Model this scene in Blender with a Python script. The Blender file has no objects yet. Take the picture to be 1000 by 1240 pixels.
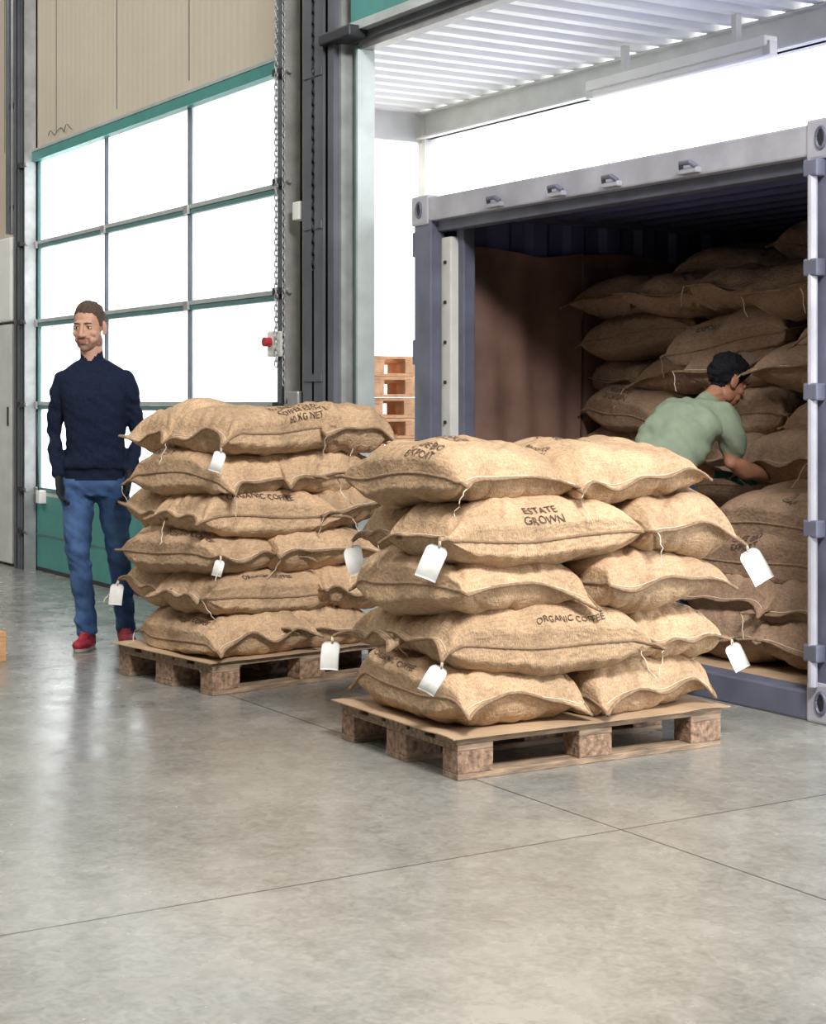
import bpy, bmesh, math, random
import numpy as np
from mathutils import Vector, Matrix, noise, Euler
random.seed(7)
scene = bpy.context.scene
try:
    scene.view_settings.view_transform = 'Standard'
    scene.view_settings.look = 'None'
except Exception as e:
    print(e)
COL = scene.collection
RZ = math.atan2(.85, .526)

# ------------------------------------------------------------------ materials
def mk(name, col, rough=.6, metal=0., var=.15, vscale=6., bump=0., bscale=40., spec=.5, col2=None, stretch=(1,1,1), detail=5, rand=0.):
    m = bpy.data.materials.new(name); m.use_nodes = True
    nt = m.node_tree; N = nt.nodes; Lk = nt.links
    b = N['Principled BSDF']
    b.inputs['Roughness'].default_value = rough
    b.inputs['Metallic'].default_value = metal
    b.inputs['Specular IOR Level'].default_value = spec
    tc = N.new('ShaderNodeTexCoord'); mp = N.new('ShaderNodeMapping')
    mp.inputs['Scale'].default_value = stretch
    Lk.new(tc.outputs['Object'], mp.inputs['Vector'])
    nz = N.new('ShaderNodeTexNoise'); nz.inputs['Scale'].default_value = vscale; nz.inputs['Detail'].default_value = detail
    Lk.new(mp.outputs[0], nz.inputs['Vector'])
    cr = N.new('ShaderNodeValToRGB')
    c = Vector(col[:3]); lo = c*(1-var) if col2 is None else Vector(col2[:3]); hi = c*(1+var*.7) if col2 is None else c
    cr.color_ramp.elements[0].position = .3; cr.color_ramp.elements[1].position = .7
    cr.color_ramp.elements[0].color = (*lo, 1); cr.color_ramp.elements[1].color = (*hi, 1)
    Lk.new(nz.outputs['Fac'], cr.inputs['Fac'])
    outc = cr.outputs['Color']
    if rand > 0:
        oi = N.new('ShaderNodeObjectInfo'); hs = N.new('ShaderNodeHueSaturation')
        mr = N.new('ShaderNodeMapRange'); mr.inputs['To Min'].default_value = 1-rand; mr.inputs['To Max'].default_value = 1+rand
        Lk.new(oi.outputs['Random'], mr.inputs['Value']); Lk.new(mr.outputs[0], hs.inputs['Value']); Lk.new(outc, hs.inputs['Color'])
        outc = hs.outputs['Color']
    Lk.new(outc, b.inputs['Base Color'])
    if bump > 0:
        n2 = N.new('ShaderNodeTexNoise'); n2.inputs['Scale'].default_value = bscale; n2.inputs['Detail'].default_value = 4
        Lk.new(mp.outputs[0], n2.inputs['Vector'])
        bp = N.new('ShaderNodeBump'); bp.inputs['Strength'].default_value = bump; bp.inputs['Distance'].default_value = .01
        Lk.new(n2.outputs['Fac'], bp.inputs['Height']); Lk.new(bp.outputs[0], b.inputs['Normal'])
    return m

M = {}
M['teal'] = mk('teal_paint', (.06, .29, .265), .4, var=.12)
M['teal_d'] = mk('teal_dark', (.09, .21, .21), .45)
M['steel'] = mk('steel_grey', (.13, .145, .17), .5, .3, var=.25, vscale=3)
M['galv'] = mk('galvanised', (.42, .43, .44), .42, .5, var=.2, vscale=9)
M['dark'] = mk('dark_metal', (.035, .038, .045), .5, .4)
M['alu'] = mk('aluminium_rail', (.50, .56, .56), .4, .3)
M['white'] = mk('white_plastic', (.88, .88, .86), .4, var=.03)
M['red'] = mk('red_button', (.45, .03, .04), .4)
M['paper'] = mk('tag_paper', (.78, .79, .78), .7, var=.08, vscale=30)
M['string'] = mk('string', (.7, .6, .47), .9)
M['ink'] = mk('ink', (.10, .062, .045), .9, var=.7, vscale=60)
M['cardboard'] = mk('cardboard', (.42, .29, .18), .85, var=.2, vscale=5, bump=.1, bscale=30)
M['liner'] = mk('liner_board', (.20, .115, .09), .85, var=.4, vscale=3, bump=.4, bscale=8)
M['chip'] = mk('chipboard_block', (.31, .20, .135), .9, var=.6, vscale=45, bump=.8, bscale=60)
M['wood'] = mk('pallet_board', (.33, .235, .16), .8, var=.55, vscale=9, bump=.4, bscale=30, stretch=(6, 1, 6), rand=.1)
M['woodo'] = mk('pallet_board_new', (.66, .36, .18), .8, var=.3, vscale=9, bump=.2, bscale=30)
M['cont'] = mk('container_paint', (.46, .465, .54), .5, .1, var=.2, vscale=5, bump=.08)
M['cont_d'] = mk('container_paint_dark', (.13, .14, .20), .5, .1, var=.3, vscale=4, bump=.1)  # darker blue-grey for posts, sill, rails and lock parts
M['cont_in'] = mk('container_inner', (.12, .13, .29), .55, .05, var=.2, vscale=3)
M['canopy'] = mk('canopy_sheet', (.90, .91, .89), .5, var=.03)
M['beam'] = mk('canopy_beam', (.68, .69, .67), .5, var=.1)
M['ground'] = mk('yard_concrete', (.72, .72, .70), .8, var=.1, vscale=2)
M['plaster'] = mk('hall_wall_paint', (.52, .50, .46), .8, var=.05)
M['navy'] = mk('navy_knit', (.012, .018, .042), .95, var=.3, vscale=90, bump=.4, bscale=220, spec=.15)
M['jeans'] = mk('blue_denim', (.085, .17, .36), .9, var=.5, vscale=9, bump=.3, bscale=150, spec=.2, col2=(.03, .065, .17))
M['jeans2'] = mk('dark_denim', (.03, .05, .11), .9, var=.4, vscale=9, bump=.3, bscale=150, spec=.2)
M['skin'] = mk('skin', (.55, .31, .22), .55, var=.08, vscale=30)
M['skin2'] = mk('skin_tan', (.42, .20, .12), .55, var=.08, vscale=30)
M['stubble'] = mk('beard_stubble', (.27, .15, .105), .8, var=.35, vscale=220)
M['lips'] = mk('lips', (.38, .16, .12), .5)
M['hair'] = mk('short_brown_hair', (.085, .055, .04), .8, var=.6, vscale=150, bump=.6, bscale=200)
M['hair2'] = mk('black_hair', (.010, .010, .014), .8, var=.5, vscale=120, bump=.8, bscale=120, spec=.2)
M['glove'] = mk('black_glove', (.010, .011, .013), .8)
M['glove2'] = mk('teal_glove', (.012, .12, .12), .7)
M['shoe'] = mk('red_shoe', (.34, .012, .03), .6, var=.3, vscale=40)
M['sole'] = mk('shoe_sole', (.55, .5, .48), .7)
M['eye'] = mk('eye_white', (.6, .56, .52), .3, var=.02)
M['iris'] = mk('iris', (.03, .02, .015), .2)
M['green'] = mk('green_tshirt', (.25, .31, .23), .9, var=.12, vscale=14, bump=.15, bscale=200, spec=.2)

def burlap(nm, col):
    m = mk(nm, col, .95, var=.22, vscale=5, spec=.06, detail=7, rand=.14)
    nt = m.node_tree; N = nt.nodes; Lk = nt.links; b = N['Principled BSDF']
    tc = N.new('ShaderNodeTexCoord')
    hs = []
    for st in ((30, 240, 80), (240, 30, 80)):
        mp = N.new('ShaderNodeMapping'); mp.inputs['Scale'].default_value = st
        Lk.new(tc.outputs['Object'], mp.inputs['Vector'])
        n = N.new('ShaderNodeTexNoise'); n.inputs['Scale'].default_value = 1.; n.inputs['Detail'].default_value = 2
        Lk.new(mp.outputs[0], n.inputs['Vector']); hs.append(n)
    ad = N.new('ShaderNodeMath'); ad.operation = 'ADD'
    Lk.new(hs[0].outputs['Fac'], ad.inputs[0]); Lk.new(hs[1].outputs['Fac'], ad.inputs[1])
    bp = N.new('ShaderNodeBump'); bp.inputs['Strength'].default_value = .8; bp.inputs['Distance'].default_value = .005
    Lk.new(ad.outputs[0], bp.inputs['Height'])
    n3 = N.new('ShaderNodeTexNoise'); n3.inputs['Scale'].default_value = 10; n3.inputs['Detail'].default_value = 4; n3.inputs['Distortion'].default_value = 1.0
    Lk.new(tc.outputs['Object'], n3.inputs['Vector'])
    bp2 = N.new('ShaderNodeBump'); bp2.inputs['Strength'].default_value = .45; bp2.inputs['Distance'].default_value = .03
    Lk.new(n3.outputs['Fac'], bp2.inputs['Height']); Lk.new(bp.outputs[0], bp2.inputs['Normal'])
    Lk.new(bp2.outputs[0], b.inputs['Normal'])
    src = b.inputs['Base Color'].links[0].from_socket
    mx = N.new('ShaderNodeMix'); mx.data_type = 'RGBA'; mx.blend_type = 'MULTIPLY'; mx.inputs[0].default_value = .5
    mr = N.new('ShaderNodeMapRange'); mr.inputs['From Min'].default_value = .75; mr.inputs['From Max'].default_value = 1.25
    mr.inputs['To Min'].default_value = .55; mr.inputs['To Max'].default_value = 1.35
    Lk.new(ad.outputs[0], mr.inputs['Value']); Lk.new(src, mx.inputs[6]); Lk.new(mr.outputs[0], mx.inputs[7])
    Lk.new(mx.outputs[2], b.inputs['Base Color'])
    return m
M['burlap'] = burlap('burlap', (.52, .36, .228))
M['burlap2'] = burlap('burlap_shaded', (.36, .245, .17))  # darker burlap: the container's shade put into the cargo sacks' colour
M['seam'] = mk('burlap_hem', (.27, .18, .11), .95, var=.3, vscale=60)

def floor_mat():
    m = bpy.data.materials.new('polished_concrete'); m.use_nodes = True
    nt = m.node_tree; N = nt.nodes; Lk = nt.links; b = N['Principled BSDF']
    tc = N.new('ShaderNodeTexCoord'); sp = N.new('ShaderNodeSeparateXYZ'); Lk.new(tc.outputs['Object'], sp.inputs[0])
    def nz(s, d=6, dist=0.):
        n = N.new('ShaderNodeTexNoise'); n.inputs['Scale'].default_value = s; n.inputs['Detail'].default_value = d
        n.inputs['Distortion'].default_value = dist
        Lk.new(tc.outputs['Object'], n.inputs['Vector']); return n.outputs['Fac']
    a = nz(.8, 8, .4); c = nz(5, 8, .3); g = nz(60, 3); h = nz(22, 8, 1.)
    def ma(op, x, y):
        n = N.new('ShaderNodeMath'); n.operation = op
        for i, v in enumerate((x, y)):
            if isinstance(v, (int, float)): n.inputs[i].default_value = v
            else: Lk.new(v, n.inputs[i])
        return n.outputs[0]
    s = ma('ADD', ma('MULTIPLY', a, .35), ma('ADD', ma('MULTIPLY', c, .2), ma('ADD', ma('MULTIPLY', g, .15), ma('MULTIPLY', h, .3))))
    cr = N.new('ShaderNodeValToRGB'); Lk.new(s, cr.inputs['Fac'])
    cr.color_ramp.elements[0].position = .38; cr.color_ramp.elements[0].color = (.178, .175, .16, 1)
    cr.color_ramp.elements[1].position = .60; cr.color_ramp.elements[1].color = (.325, .32, .295, 1)
    def line(sock, pos, w):
        return ma('LESS_THAN', ma('ABSOLUTE', ma('SUBTRACT', sock, pos), 0), w)
    tot = None
    for sock, ps in ((sp.outputs['X'], (-4.0, -10., 2.)), (sp.outputs['Y'], (3.216, -2.8))):
        for p in ps:
            l = line(sock, p, .004); tot = l if tot is None else ma('MAXIMUM', tot, l)
    mx = N.new('ShaderNodeMix'); mx.data_type = 'RGBA'; Lk.new(ma('MULTIPLY', tot, .8), mx.inputs[0]); Lk.new(cr.outputs[0], mx.inputs[6]); mx.inputs[7].default_value = (.03, .03, .028, 1)
    Lk.new(mx.outputs[2], b.inputs['Base Color'])
    mr = N.new('ShaderNodeMapRange'); Lk.new(c, mr.inputs['Value']); mr.inputs['From Min'].default_value = .3; mr.inputs['From Max'].default_value = .7
    mr.inputs['To Min'].default_value = .17; mr.inputs['To Max'].default_value = .31
    Lk.new(mr.outputs[0], b.inputs['Roughness'])
    bp = N.new('ShaderNodeBump'); bp.inputs['Strength'].default_value = .06; bp.inputs['Distance'].default_value = .01
    Lk.new(nz(30, 6), bp.inputs['Height']); Lk.new(bp.outputs[0], b.inputs['Normal'])
    b.inputs['Specular IOR Level'].default_value = .7
    return m
M['floor'] = floor_mat()

def panel_mat():
    m = mk('beige_sandwich_panel', (.60, .54, .43), .6, var=.04, vscale=2)
    nt = m.node_tree; N = nt.nodes; Lk = nt.links; b = N['Principled BSDF']
    tc = N.new('ShaderNodeTexCoord'); sp = N.new('ShaderNodeSeparateXYZ'); Lk.new(tc.outputs['Object'], sp.inputs[0])
    w = N.new('ShaderNodeMath'); w.operation = 'SINE'; mu = N.new('ShaderNodeMath'); mu.operation = 'MULTIPLY'; mu.inputs[1].default_value = 70
    Lk.new(sp.outputs['X'], mu.inputs[0]); Lk.new(mu.outputs[0], w.inputs[0])
    bp = N.new('ShaderNodeBump'); bp.inputs['Strength'].default_value = .12; bp.inputs['Distance'].default_value = .006
    Lk.new(w.outputs[0], bp.inputs['Height']); Lk.new(bp.outputs[0], b.inputs['Normal'])
    return m
M['panel'] = panel_mat()
def glass_mat():
    m = bpy.data.materials.new('diffusing_acrylic'); m.use_nodes = True
    nt = m.node_tree; N = nt.nodes; Lk = nt.links
    for n in list(N):
        if n.type != 'OUTPUT_MATERIAL': N.remove(n)
    t = N.new('ShaderNodeBsdfTransparent'); t.inputs[0].default_value = (.97, .99, .98, 1)
    tl = N.new('ShaderNodeBsdfTranslucent'); tl.inputs[0].default_value = (.97, .98, .98, 1)
    g = N.new('ShaderNodeBsdfGlossy'); g.inputs['Roughness'].default_value = .1
    mx = N.new('ShaderNodeMixShader'); mx.inputs[0].default_value = .6
    Lk.new(t.outputs[0], mx.inputs[1]); Lk.new(tl.outputs[0], mx.inputs[2])
    m2 = N.new('ShaderNodeMixShader'); m2.inputs[0].default_value = .04
    Lk.new(mx.outputs[0], m2.inputs[1]); Lk.new(g.outputs[0], m2.inputs[2])
    out = [n for n in N if n.type == 'OUTPUT_MATERIAL'][0]
    Lk.new(m2.outputs[0], out.inputs[0]); return m
M['glass'] = glass_mat()

# ------------------------------------------------------------------ mesh helpers
class MB:
    """mesh builder with material slots"""
    def __init__(s): s.v = []; s.f = []; s.mi = []; s.mats = []
    def m(s, k):
        if k not in s.mats: s.mats.append(k)
        return s.mats.index(k)
    def add(s, vs, fs, k):
        o = len(s.v); i = s.m(k)
        s.v += [tuple(v) for v in vs]
        for f in fs: s.f.append(tuple(o+j for j in f)); s.mi.append(i)
    def box(s, lo, hi, k, M4=None, bev=0.):
        x0, y0, z0 = lo; x1, y1, z1 = hi
        if bev <= 0:
            vs = [(x0,y0,z0),(x1,y0,z0),(x1,y1,z0),(x0,y1,z0),(x0,y0,z1),(x1,y0,z1),(x1,y1,z1),(x0,y1,z1)]
            fs = [(0,3,2,1),(4,5,6,7),(0,1,5,4),(1,2,6,5),(2,3,7,6),(3,0,4,7)]
        else:
            bm = bmesh.new(); bmesh.ops.create_cube(bm, size=1)
            for v in bm.verts: v.co = Vector(((x0+x1)/2+v.co.x*(x1-x0), (y0+y1)/2+v.co.y*(y1-y0), (z0+z1)/2+v.co.z*(z1-z0)))
            bmesh.ops.bevel(bm, geom=bm.edges[:], offset=bev, segments=2, affect='EDGES', profile=.6)
            bm.verts.index_update(); vs = [v.co.copy() for v in bm.verts]; fs = [[v.index for v in f.verts] for f in bm.faces]; bm.free()
        if M4 is not None: vs = [M4 @ Vector(v) for v in vs]
        s.add(vs, fs, k)
    def tube(s, pts, r, k, n=8, closed=False):
        pts = [Vector(p) for p in pts]; N = len(pts)
        rr = r if isinstance(r, (list, tuple)) else [r]*N
        vs = []; fs = []; up = Vector((0.13, .21, .97))
        for i, p in enumerate(pts):
            a = pts[(i-1) % N] if (closed or i > 0) else p
            b = pts[(i+1) % N] if (closed or i < N-1) else p
            d = (b-a).normalized() if (b-a).length > 1e-9 else Vector((0, 0, 1))
            u = up.cross(d)
            if u.length < .05: u = Vector((1, 0, 0)).cross(d)
            u.normalize(); w = d.cross(u)
            for j in range(n):
                t = 2*math.pi*j/n
                vs.append(p+rr[i]*(math.cos(t)*u+math.sin(t)*w))
        for i in range(N if closed else N-1):
            q = (i+1) % N
            for j in range(n):
                fs.append((i*n+j, i*n+(j+1) % n, q*n+(j+1) % n, q*n+j))
        if not closed:
            fs.append(tuple(range(n))[::-1]); fs.append(tuple((N-1)*n+j for j in range(n)))
        s.add(vs, fs, k)
    def obj(s, name, smooth=False, parent=None, loc=None):
        me = bpy.data.meshes.new(name); me.from_pydata(s.v, [], s.f)
        for k in s.mats: me.materials.append(M[k])
        me.polygons.foreach_set('material_index', s.mi)
        if smooth: me.polygons.foreach_set('use_smooth', [True]*len(s.f))
        me.update()
        o = bpy.data.objects.new(name, me); COL.objects.link(o)
        if parent: o.parent = parent
        if loc: o.location = loc
        return o

def empty(name, loc=(0, 0, 0), rz=0.):
    e = bpy.data.objects.new(name, None); COL.objects.link(e); e.location = loc; e.rotation_euler = (0, 0, rz); e.empty_display_size = .1
    return e

# ------------------------------------------------------------------ room shell
WY = 4.34; WB = 4.39
b = MB(); b.box((-17, -7, -.2), (3.5, 6.9, 0), 'floor'); fl = b.obj('floor')
DX0, DX1, OX0, OX1 = -12.49, -8.27, -7.47, -3.2
HT = 6.5
b = MB()
b.box((-17, WY, 0), (DX0, WB, HT), 'panel')
b.box((DX0, WY, 3.2), (DX1, WB, HT), 'panel')
b.box((DX1, WY, 0), (OX0-.03, WB, HT), 'panel')
b.box((OX0-.03, WY, 3.14), (OX1+.03, WB, HT), 'panel')
b.box((OX1+.03, WY, 0), (3.5, WB, HT), 'panel')
x = -16.87
while x < 3.4:   # panel joints
    b.box((x-.005, WY-.002, 3.3), (x+.005, WY+.01, HT-.01), 'steel')
    x += 1.2
wall = b.obj('wall_north')
b = MB(); b.box((-17.2, -7, 0), (-17, WB, HT), 'plaster'); b.obj('wall_west')
b = MB(); b.box((3.5, -7, 0), (3.7, WB, HT), 'plaster'); b.obj('wall_east')
b = MB(); b.box((-17.2, -7.2, 0), (3.7, -7, HT), 'plaster'); b.obj('wall_south')
b = MB(); b.box((-17.2, -7.2, HT), (3.7, WB, HT+.2), 'plaster'); b.obj('ceiling')
b = MB(); b.box((-60, WB, -.21), (40, 90, -.006), 'ground'); b.obj('yard_ground')

# door 1 : sectional door, glazed
D = empty('door_1')
b = MB(); zs = [3.13, 2.5, 1.9, 1.27, .62]; yf = WY+.005
b.box((DX0-.08, yf-.05, 3.13), (DX1, yf+.02, 3.20), 'teal')
b.box((DX0-.08, yf-.055, 3.20), (DX1, yf+.02, 3.22), 'alu')
for z in zs[1:4]:
    b.box((DX0, yf-.01, z-.035), (DX1, yf+.03, z-.006), 'teal_d')
    b.box((DX0, yf-.015, z-.004), (DX1, yf+.03, z+.022), 'alu')
b.box((DX0, yf-.01, .575), (DX1, yf+.03, .60), 'alu')
b.box((DX0, yf-.01, .60), (DX1, yf+.03, .635), 'teal_d')
b.box((DX0, yf-.01, .03), (DX1, yf+.03, .575), 'teal')
b.box((DX0, yf-.015, .27), (DX1, yf+.03, .285), 'teal_d')
b.box((DX0, yf-.01, 0.), (DX1, yf+.02, .03), 'dark')
for i in range(4):
    x = DX0+(DX1-DX0)*i/3
    w = .010 if i in (1, 2) else .03
    b.box((x-w, yf-.008, .6), (x+w, yf+.03, 3.13), 'steel' if i in (1, 2) else 'teal_d')
    for z in zs[1:]:
        b.box((x-.035, yf-.03, z-.035), (x+.035, yf-.012, z+.02), 'galv', bev=.004)
b.obj('frame', parent=D)
b = MB(); b.box((DX0, yf+.012, .6), (DX1, yf+.02, 3.14), 'glass'); b.obj('glazing', parent=D)
b = MB()
for x, sg in ((DX0-.05, -1), (DX1+.05, 1)):
    b.box((x-.05, WY-.10, 0), (x-.03, WY, HT-1), 'steel'); b.box((x+.03, WY-.10, 0), (x+.05, WY, HT-1), 'galv')
    b.box((x-.05, WY-.012, 0), (x+.05, WY+.001, HT-1), 'galv')
    for z in (.3, .62, 1.27, 1.9, 2.5, 3.1):
        b.box((x-.06, WY-.13, z-.02), (x+.03, WY-.05, z+.02), 'dark', bev=.005)
        b.tube([(x-.05, WY-.09, z), (x+.08, WY-.09, z)], .015, 'galv')
b.obj('guide_rails', parent=D)

# lifted door 2 above the opening + lintel
D2 = empty('door_2')
b = MB()
b.box((OX0-.02, WY-.03, 3.10), (OX1, WY+.04, 3.14), 'galv')
b.box((OX0-.25, WY-.05, 3.14), (OX1, WY+.0, 3.18), 'steel')
b.box((OX0-.0, WY-.09, 3.22), (OX1, WY-.04, 3.80), 'teal')
b.box((OX0-.0, WY-.10, 3.18), (OX1, WY-.04, 3.225), 'alu')
b.box((OX0-.0, WY-.10, 3.50), (OX1, WY-.04, 3.53), 'teal_d')
b.box((OX0-.22, WY-.16, 3.14), (OX0+.1, WY-.05, 3.20), 'dark', bev=.01)
b.obj('lifted_leaf', parent=D2)
b = MB()
b.box((OX0-.05, WY-.04, 0), (OX0-.018, WB+.0, 3.12), 'teal')
b.box((OX0-.018, WY-.05, 0), (OX0, WB, 3.10), 'alu')
b.box((OX1, WY-.03, 0), (OX1+.06, WB+.0, 3.12), 'teal')
b.obj('jamb', parent=D2)

def icol(x, y, w, d, h, k):
    b.box((x-w/2, y-d, 0), (x+w/2, y-d+.015, h), k); b.box((x-w/2, y-.015, 0), (x+w/2, y, h), k); b.box((x-.01, y-d, 0), (x+.01, y, h), k)
b = MB(); icol(-7.80, WY-.002, .22, .13, HT-.01, 'steel')
b.box((-7.66, WY-.12, 0), (-7.60, WY-.001, HT-.01), 'steel'); b.box((-7.60, WY-.09, 0), (-7.57, WY-.001, HT-.01), 'galv')
for z in (.6, 1.4, 2.2, 3.0, 3.9): b.box((-7.90, WY-.138, z), (-7.70, WY-.130, z+.04), 'steel')
b.obj('steel_column')
b = MB(); icol(-12.67, WY-.002, .13, .10, HT-.01, 'steel'); b.obj('steel_column.001')

# lift chains, conduit, switch boxes on pier
b = MB()
def chain(x, y, z0, z1, k, ph=0):
    n = int((z1-z0)/.03)
    for i in range(n):
        z = z0+i*.03; a = (i % 2)*math.pi/2+ph
        pts = []
        for j in range(10):
            t = 2*math.pi*j/10
            pts.append((x+math.cos(t)*.009*math.cos(a), y+math.cos(t)*.009*math.sin(a), z+math.sin(t)*.022))
        b.tube(pts, .0035, k, n=5, closed=True)
chain(-8.08, WY-.16, 1.4, 4.4, 'galv', .4); chain(-8.15, WY-.17, 1.5, 4.4, 'galv', .9); chain(-7.73, WY-.17, 2.0, 4.2, 'dark', .5)
b.obj('hoist_chain', smooth=True)
b = MB()
for x, r, k in ((-8.03, .016, 'galv'), (-7.985, .012, 'dark'), (-7.95, .02, 'galv')):
    b.tube([(x, WY-.03, .9), (x, WY-.03, HT-.1)], r, k)
b.box((-8.06, WY-.12, 2.27), (-7.98, WY-.03, 2.37), 'white', bev=.008)
b.box((-8.10, WY-.13, 1.0), (-7.98, WY-.001, 1.35), 'galv', bev=.01)
b.obj('cable_conduit')
b = MB(); b.box((-8.28, WY-.16, 1.54), (-8.20, WY-.10, 1.68), 'white', bev=.01)
b.tube([(-8.24, WY-.16, 1.62), (-8.24, WY-.20, 1.62)], .026, 'red', 14)
b.box((-8.26, WY-.10, 1.56), (-8.22, WY-.0, 1.60), 'galv')
b.obj('emergency_stop_switch')
# left pipes and cabinet
b = MB()
for x, r, k in ((-12.80, .022, 'galv'), (-12.87, .015, 'dark'), (-12.94, .02, 'galv'), (-13.03, .03, 'steel')):
    b.tube([(x, WY-.04, 2.62), (x, WY-.04, HT-.1)], r, k, 10)
for z in (2.8, 3.6): b.box((-13.08, WY-.05, z), (-12.77, WY-.001, z+.04), 'dark')
b.obj('wall_pipes', smooth=False)
b = MB(); b.box((-13.7, WY-.09, .02), (-12.84, WY-.002, 1.9), 'beam', bev=.01)
b.box((-13.7, WY-.11, 1.92), (-12.80, WY-.002, 2.58), 'white', bev=.02)
b.box((-12.92, WY-.10, 1.1), (-12.90, WY-.085, 1.25), 'dark')
b.obj('electrical_cabinet')
b = MB(); b.box((-12.36, WY-.06, .52), (-12.28, WY+.005, .62), 'white', bev=.01); b.tube([(-12.32, WY-.05, .62), (-12.4, WY-.04, 1.2)], .006, 'dark')
b.obj('door_sensor_box')
b = MB()
pts = [(-12.2+.5*t, WY-.015-.01*math.sin(9*t), 3.27+.05*abs(math.sin(9*t+.5))) for t in np.linspace(0, 1, 30)]
b.tube(pts, .003, 'steel', 6); b.obj('loose_cable', smooth=True)

# ------------------------------------------------------------------ canopy outside
def corr(b, o, u, Lu, v, Lv, n, pitch, dep, k, th=.004):
    o, u, v, n = map(Vector, (o, u, v, n)); pr = []
    c = 0.; s = [(0, 0), (.35, 0), (.5, 1), (.85, 1), (1., 0)]
    while c < Lu-1e-6:
        for a, h in s[:-1]: pr.append((min(c+a*pitch, Lu), h*dep))
        c += pitch
    pr.append((Lu, 0)); vs = []; m = len(pr)
    for off in (0, th):
        for a, h in pr:
            for w in (0, Lv): vs.append(o+u*a+v*w+n*(h+off))
    fs = []
    for q in (0, 2*m):
        for i in range(m-1): fs.append((q+2*i, q+2*i+1, q+2*i+3, q+2*i+2))
    b.add(vs, fs, k)
CX = -10.95
C = empty('loading_canopy')
b = MB(); corr(b, (CX, WB, 3.50), (1, 0, 0), 13.5, (0, 1, 0), 2.5, (0, 0, 1), .22, .055, 'canopy'); b.obj('roof_sheet', parent=C)
b = MB()
b.box((CX, 6.86, 3.30), (2.6, 6.90, 3.50), 'beam'); b.box((CX, 6.80, 3.30), (2.6, 6.96, 3.315), 'beam'); b.box((CX, 6.80, 3.485), (2.6, 6.96, 3.498), 'beam')
b.box((CX-.08, WB, 3.28), (CX, 6.96, 3.50), 'beam')
b.box((CX-.05, 6.85, 0), (CX+.05, 6.95, 3.5), 'beam'); b.box((2.5, 6.85, 0), (2.6, 6.95, 3.5), 'beam')
b.obj('beams', parent=C)
b = MB(); b.box((-8.52, 6.56, 3.27), (-6.90, 6.66, 3.33), 'white', bev=.01); b.tube([(-8.48, 6.61, 3.25), (-6.94, 6.61, 3.25)], .032, 'white', 12)
b.box((-8.54, 6.58, 3.22), (-8.48, 6.64, 3.30), 'beam', bev=.006); b.box((-6.94, 6.58, 3.22), (-6.88, 6.64, 3.30), 'beam', bev=.006)
b.box((-8.2, 6.59, 3.33), (-8.16, 6.63, 3.5), 'beam'); b.box((-7.2, 6.59, 3.33), (-7.16, 6.63, 3.5), 'beam')
b.obj('tube_light')

# ------------------------------------------------------------------ shipping container
CC = empty('shipping_container')
X0, X1, Y0, Y1, ZT = -7.99, -4.80, 4.95, 11.0, 2.43
b = MB()
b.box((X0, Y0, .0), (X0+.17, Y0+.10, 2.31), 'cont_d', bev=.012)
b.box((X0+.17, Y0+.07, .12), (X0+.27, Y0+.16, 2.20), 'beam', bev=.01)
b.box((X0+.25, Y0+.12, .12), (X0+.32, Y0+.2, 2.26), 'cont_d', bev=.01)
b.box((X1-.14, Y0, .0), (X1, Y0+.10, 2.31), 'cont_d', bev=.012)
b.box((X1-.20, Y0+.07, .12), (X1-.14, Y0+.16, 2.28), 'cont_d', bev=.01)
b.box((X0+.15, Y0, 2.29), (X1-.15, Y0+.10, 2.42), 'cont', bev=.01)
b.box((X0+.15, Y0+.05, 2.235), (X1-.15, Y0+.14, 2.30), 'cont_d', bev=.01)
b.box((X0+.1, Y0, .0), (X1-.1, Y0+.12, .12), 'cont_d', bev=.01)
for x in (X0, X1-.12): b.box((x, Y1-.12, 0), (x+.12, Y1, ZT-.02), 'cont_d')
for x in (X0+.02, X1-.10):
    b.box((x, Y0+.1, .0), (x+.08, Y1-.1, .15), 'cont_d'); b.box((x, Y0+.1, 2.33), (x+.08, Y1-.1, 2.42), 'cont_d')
b.obj('frame', parent=CC)
b = MB()
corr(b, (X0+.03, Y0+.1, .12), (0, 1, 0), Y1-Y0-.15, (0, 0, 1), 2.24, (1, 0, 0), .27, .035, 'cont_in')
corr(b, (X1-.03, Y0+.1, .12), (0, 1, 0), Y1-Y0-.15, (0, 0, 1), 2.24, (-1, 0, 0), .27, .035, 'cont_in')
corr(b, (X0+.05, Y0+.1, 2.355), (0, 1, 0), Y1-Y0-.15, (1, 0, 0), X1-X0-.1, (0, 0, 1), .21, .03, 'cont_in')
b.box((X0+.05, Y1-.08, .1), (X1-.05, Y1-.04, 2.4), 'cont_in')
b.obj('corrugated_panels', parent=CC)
b = MB()
n = 10
for i in range(n):
    xa = X0+.1+(X1-X0-.2)*i/n; b.box((xa+.002, Y0+.12, .06), (xa+(X1-X0-.2)/n-.002, Y1-.1, .118), 'cardboard')
b.obj('plywood_floor', parent=CC)
b = MB()
for x in (X0-.01, X1-.155):
    for z in (.0, 2.27):
        b.box((x, Y0-.012, z), (x+.165, Y0+.14, z+.165), 'cont', bev=.012)
        pts = [(x+.083+.026*math.cos(t), Y0-.013, z+.085+.042*math.sin(t)) for t in np.linspace(0, 2*math.pi, 20, endpoint=False)]
        b.tube(pts, .008, 'cont_d', 6, closed=True)
        b.add([(p[0], p[1]-.001, p[2]) for p in pts], [tuple(range(20))], 'dark')
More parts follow.
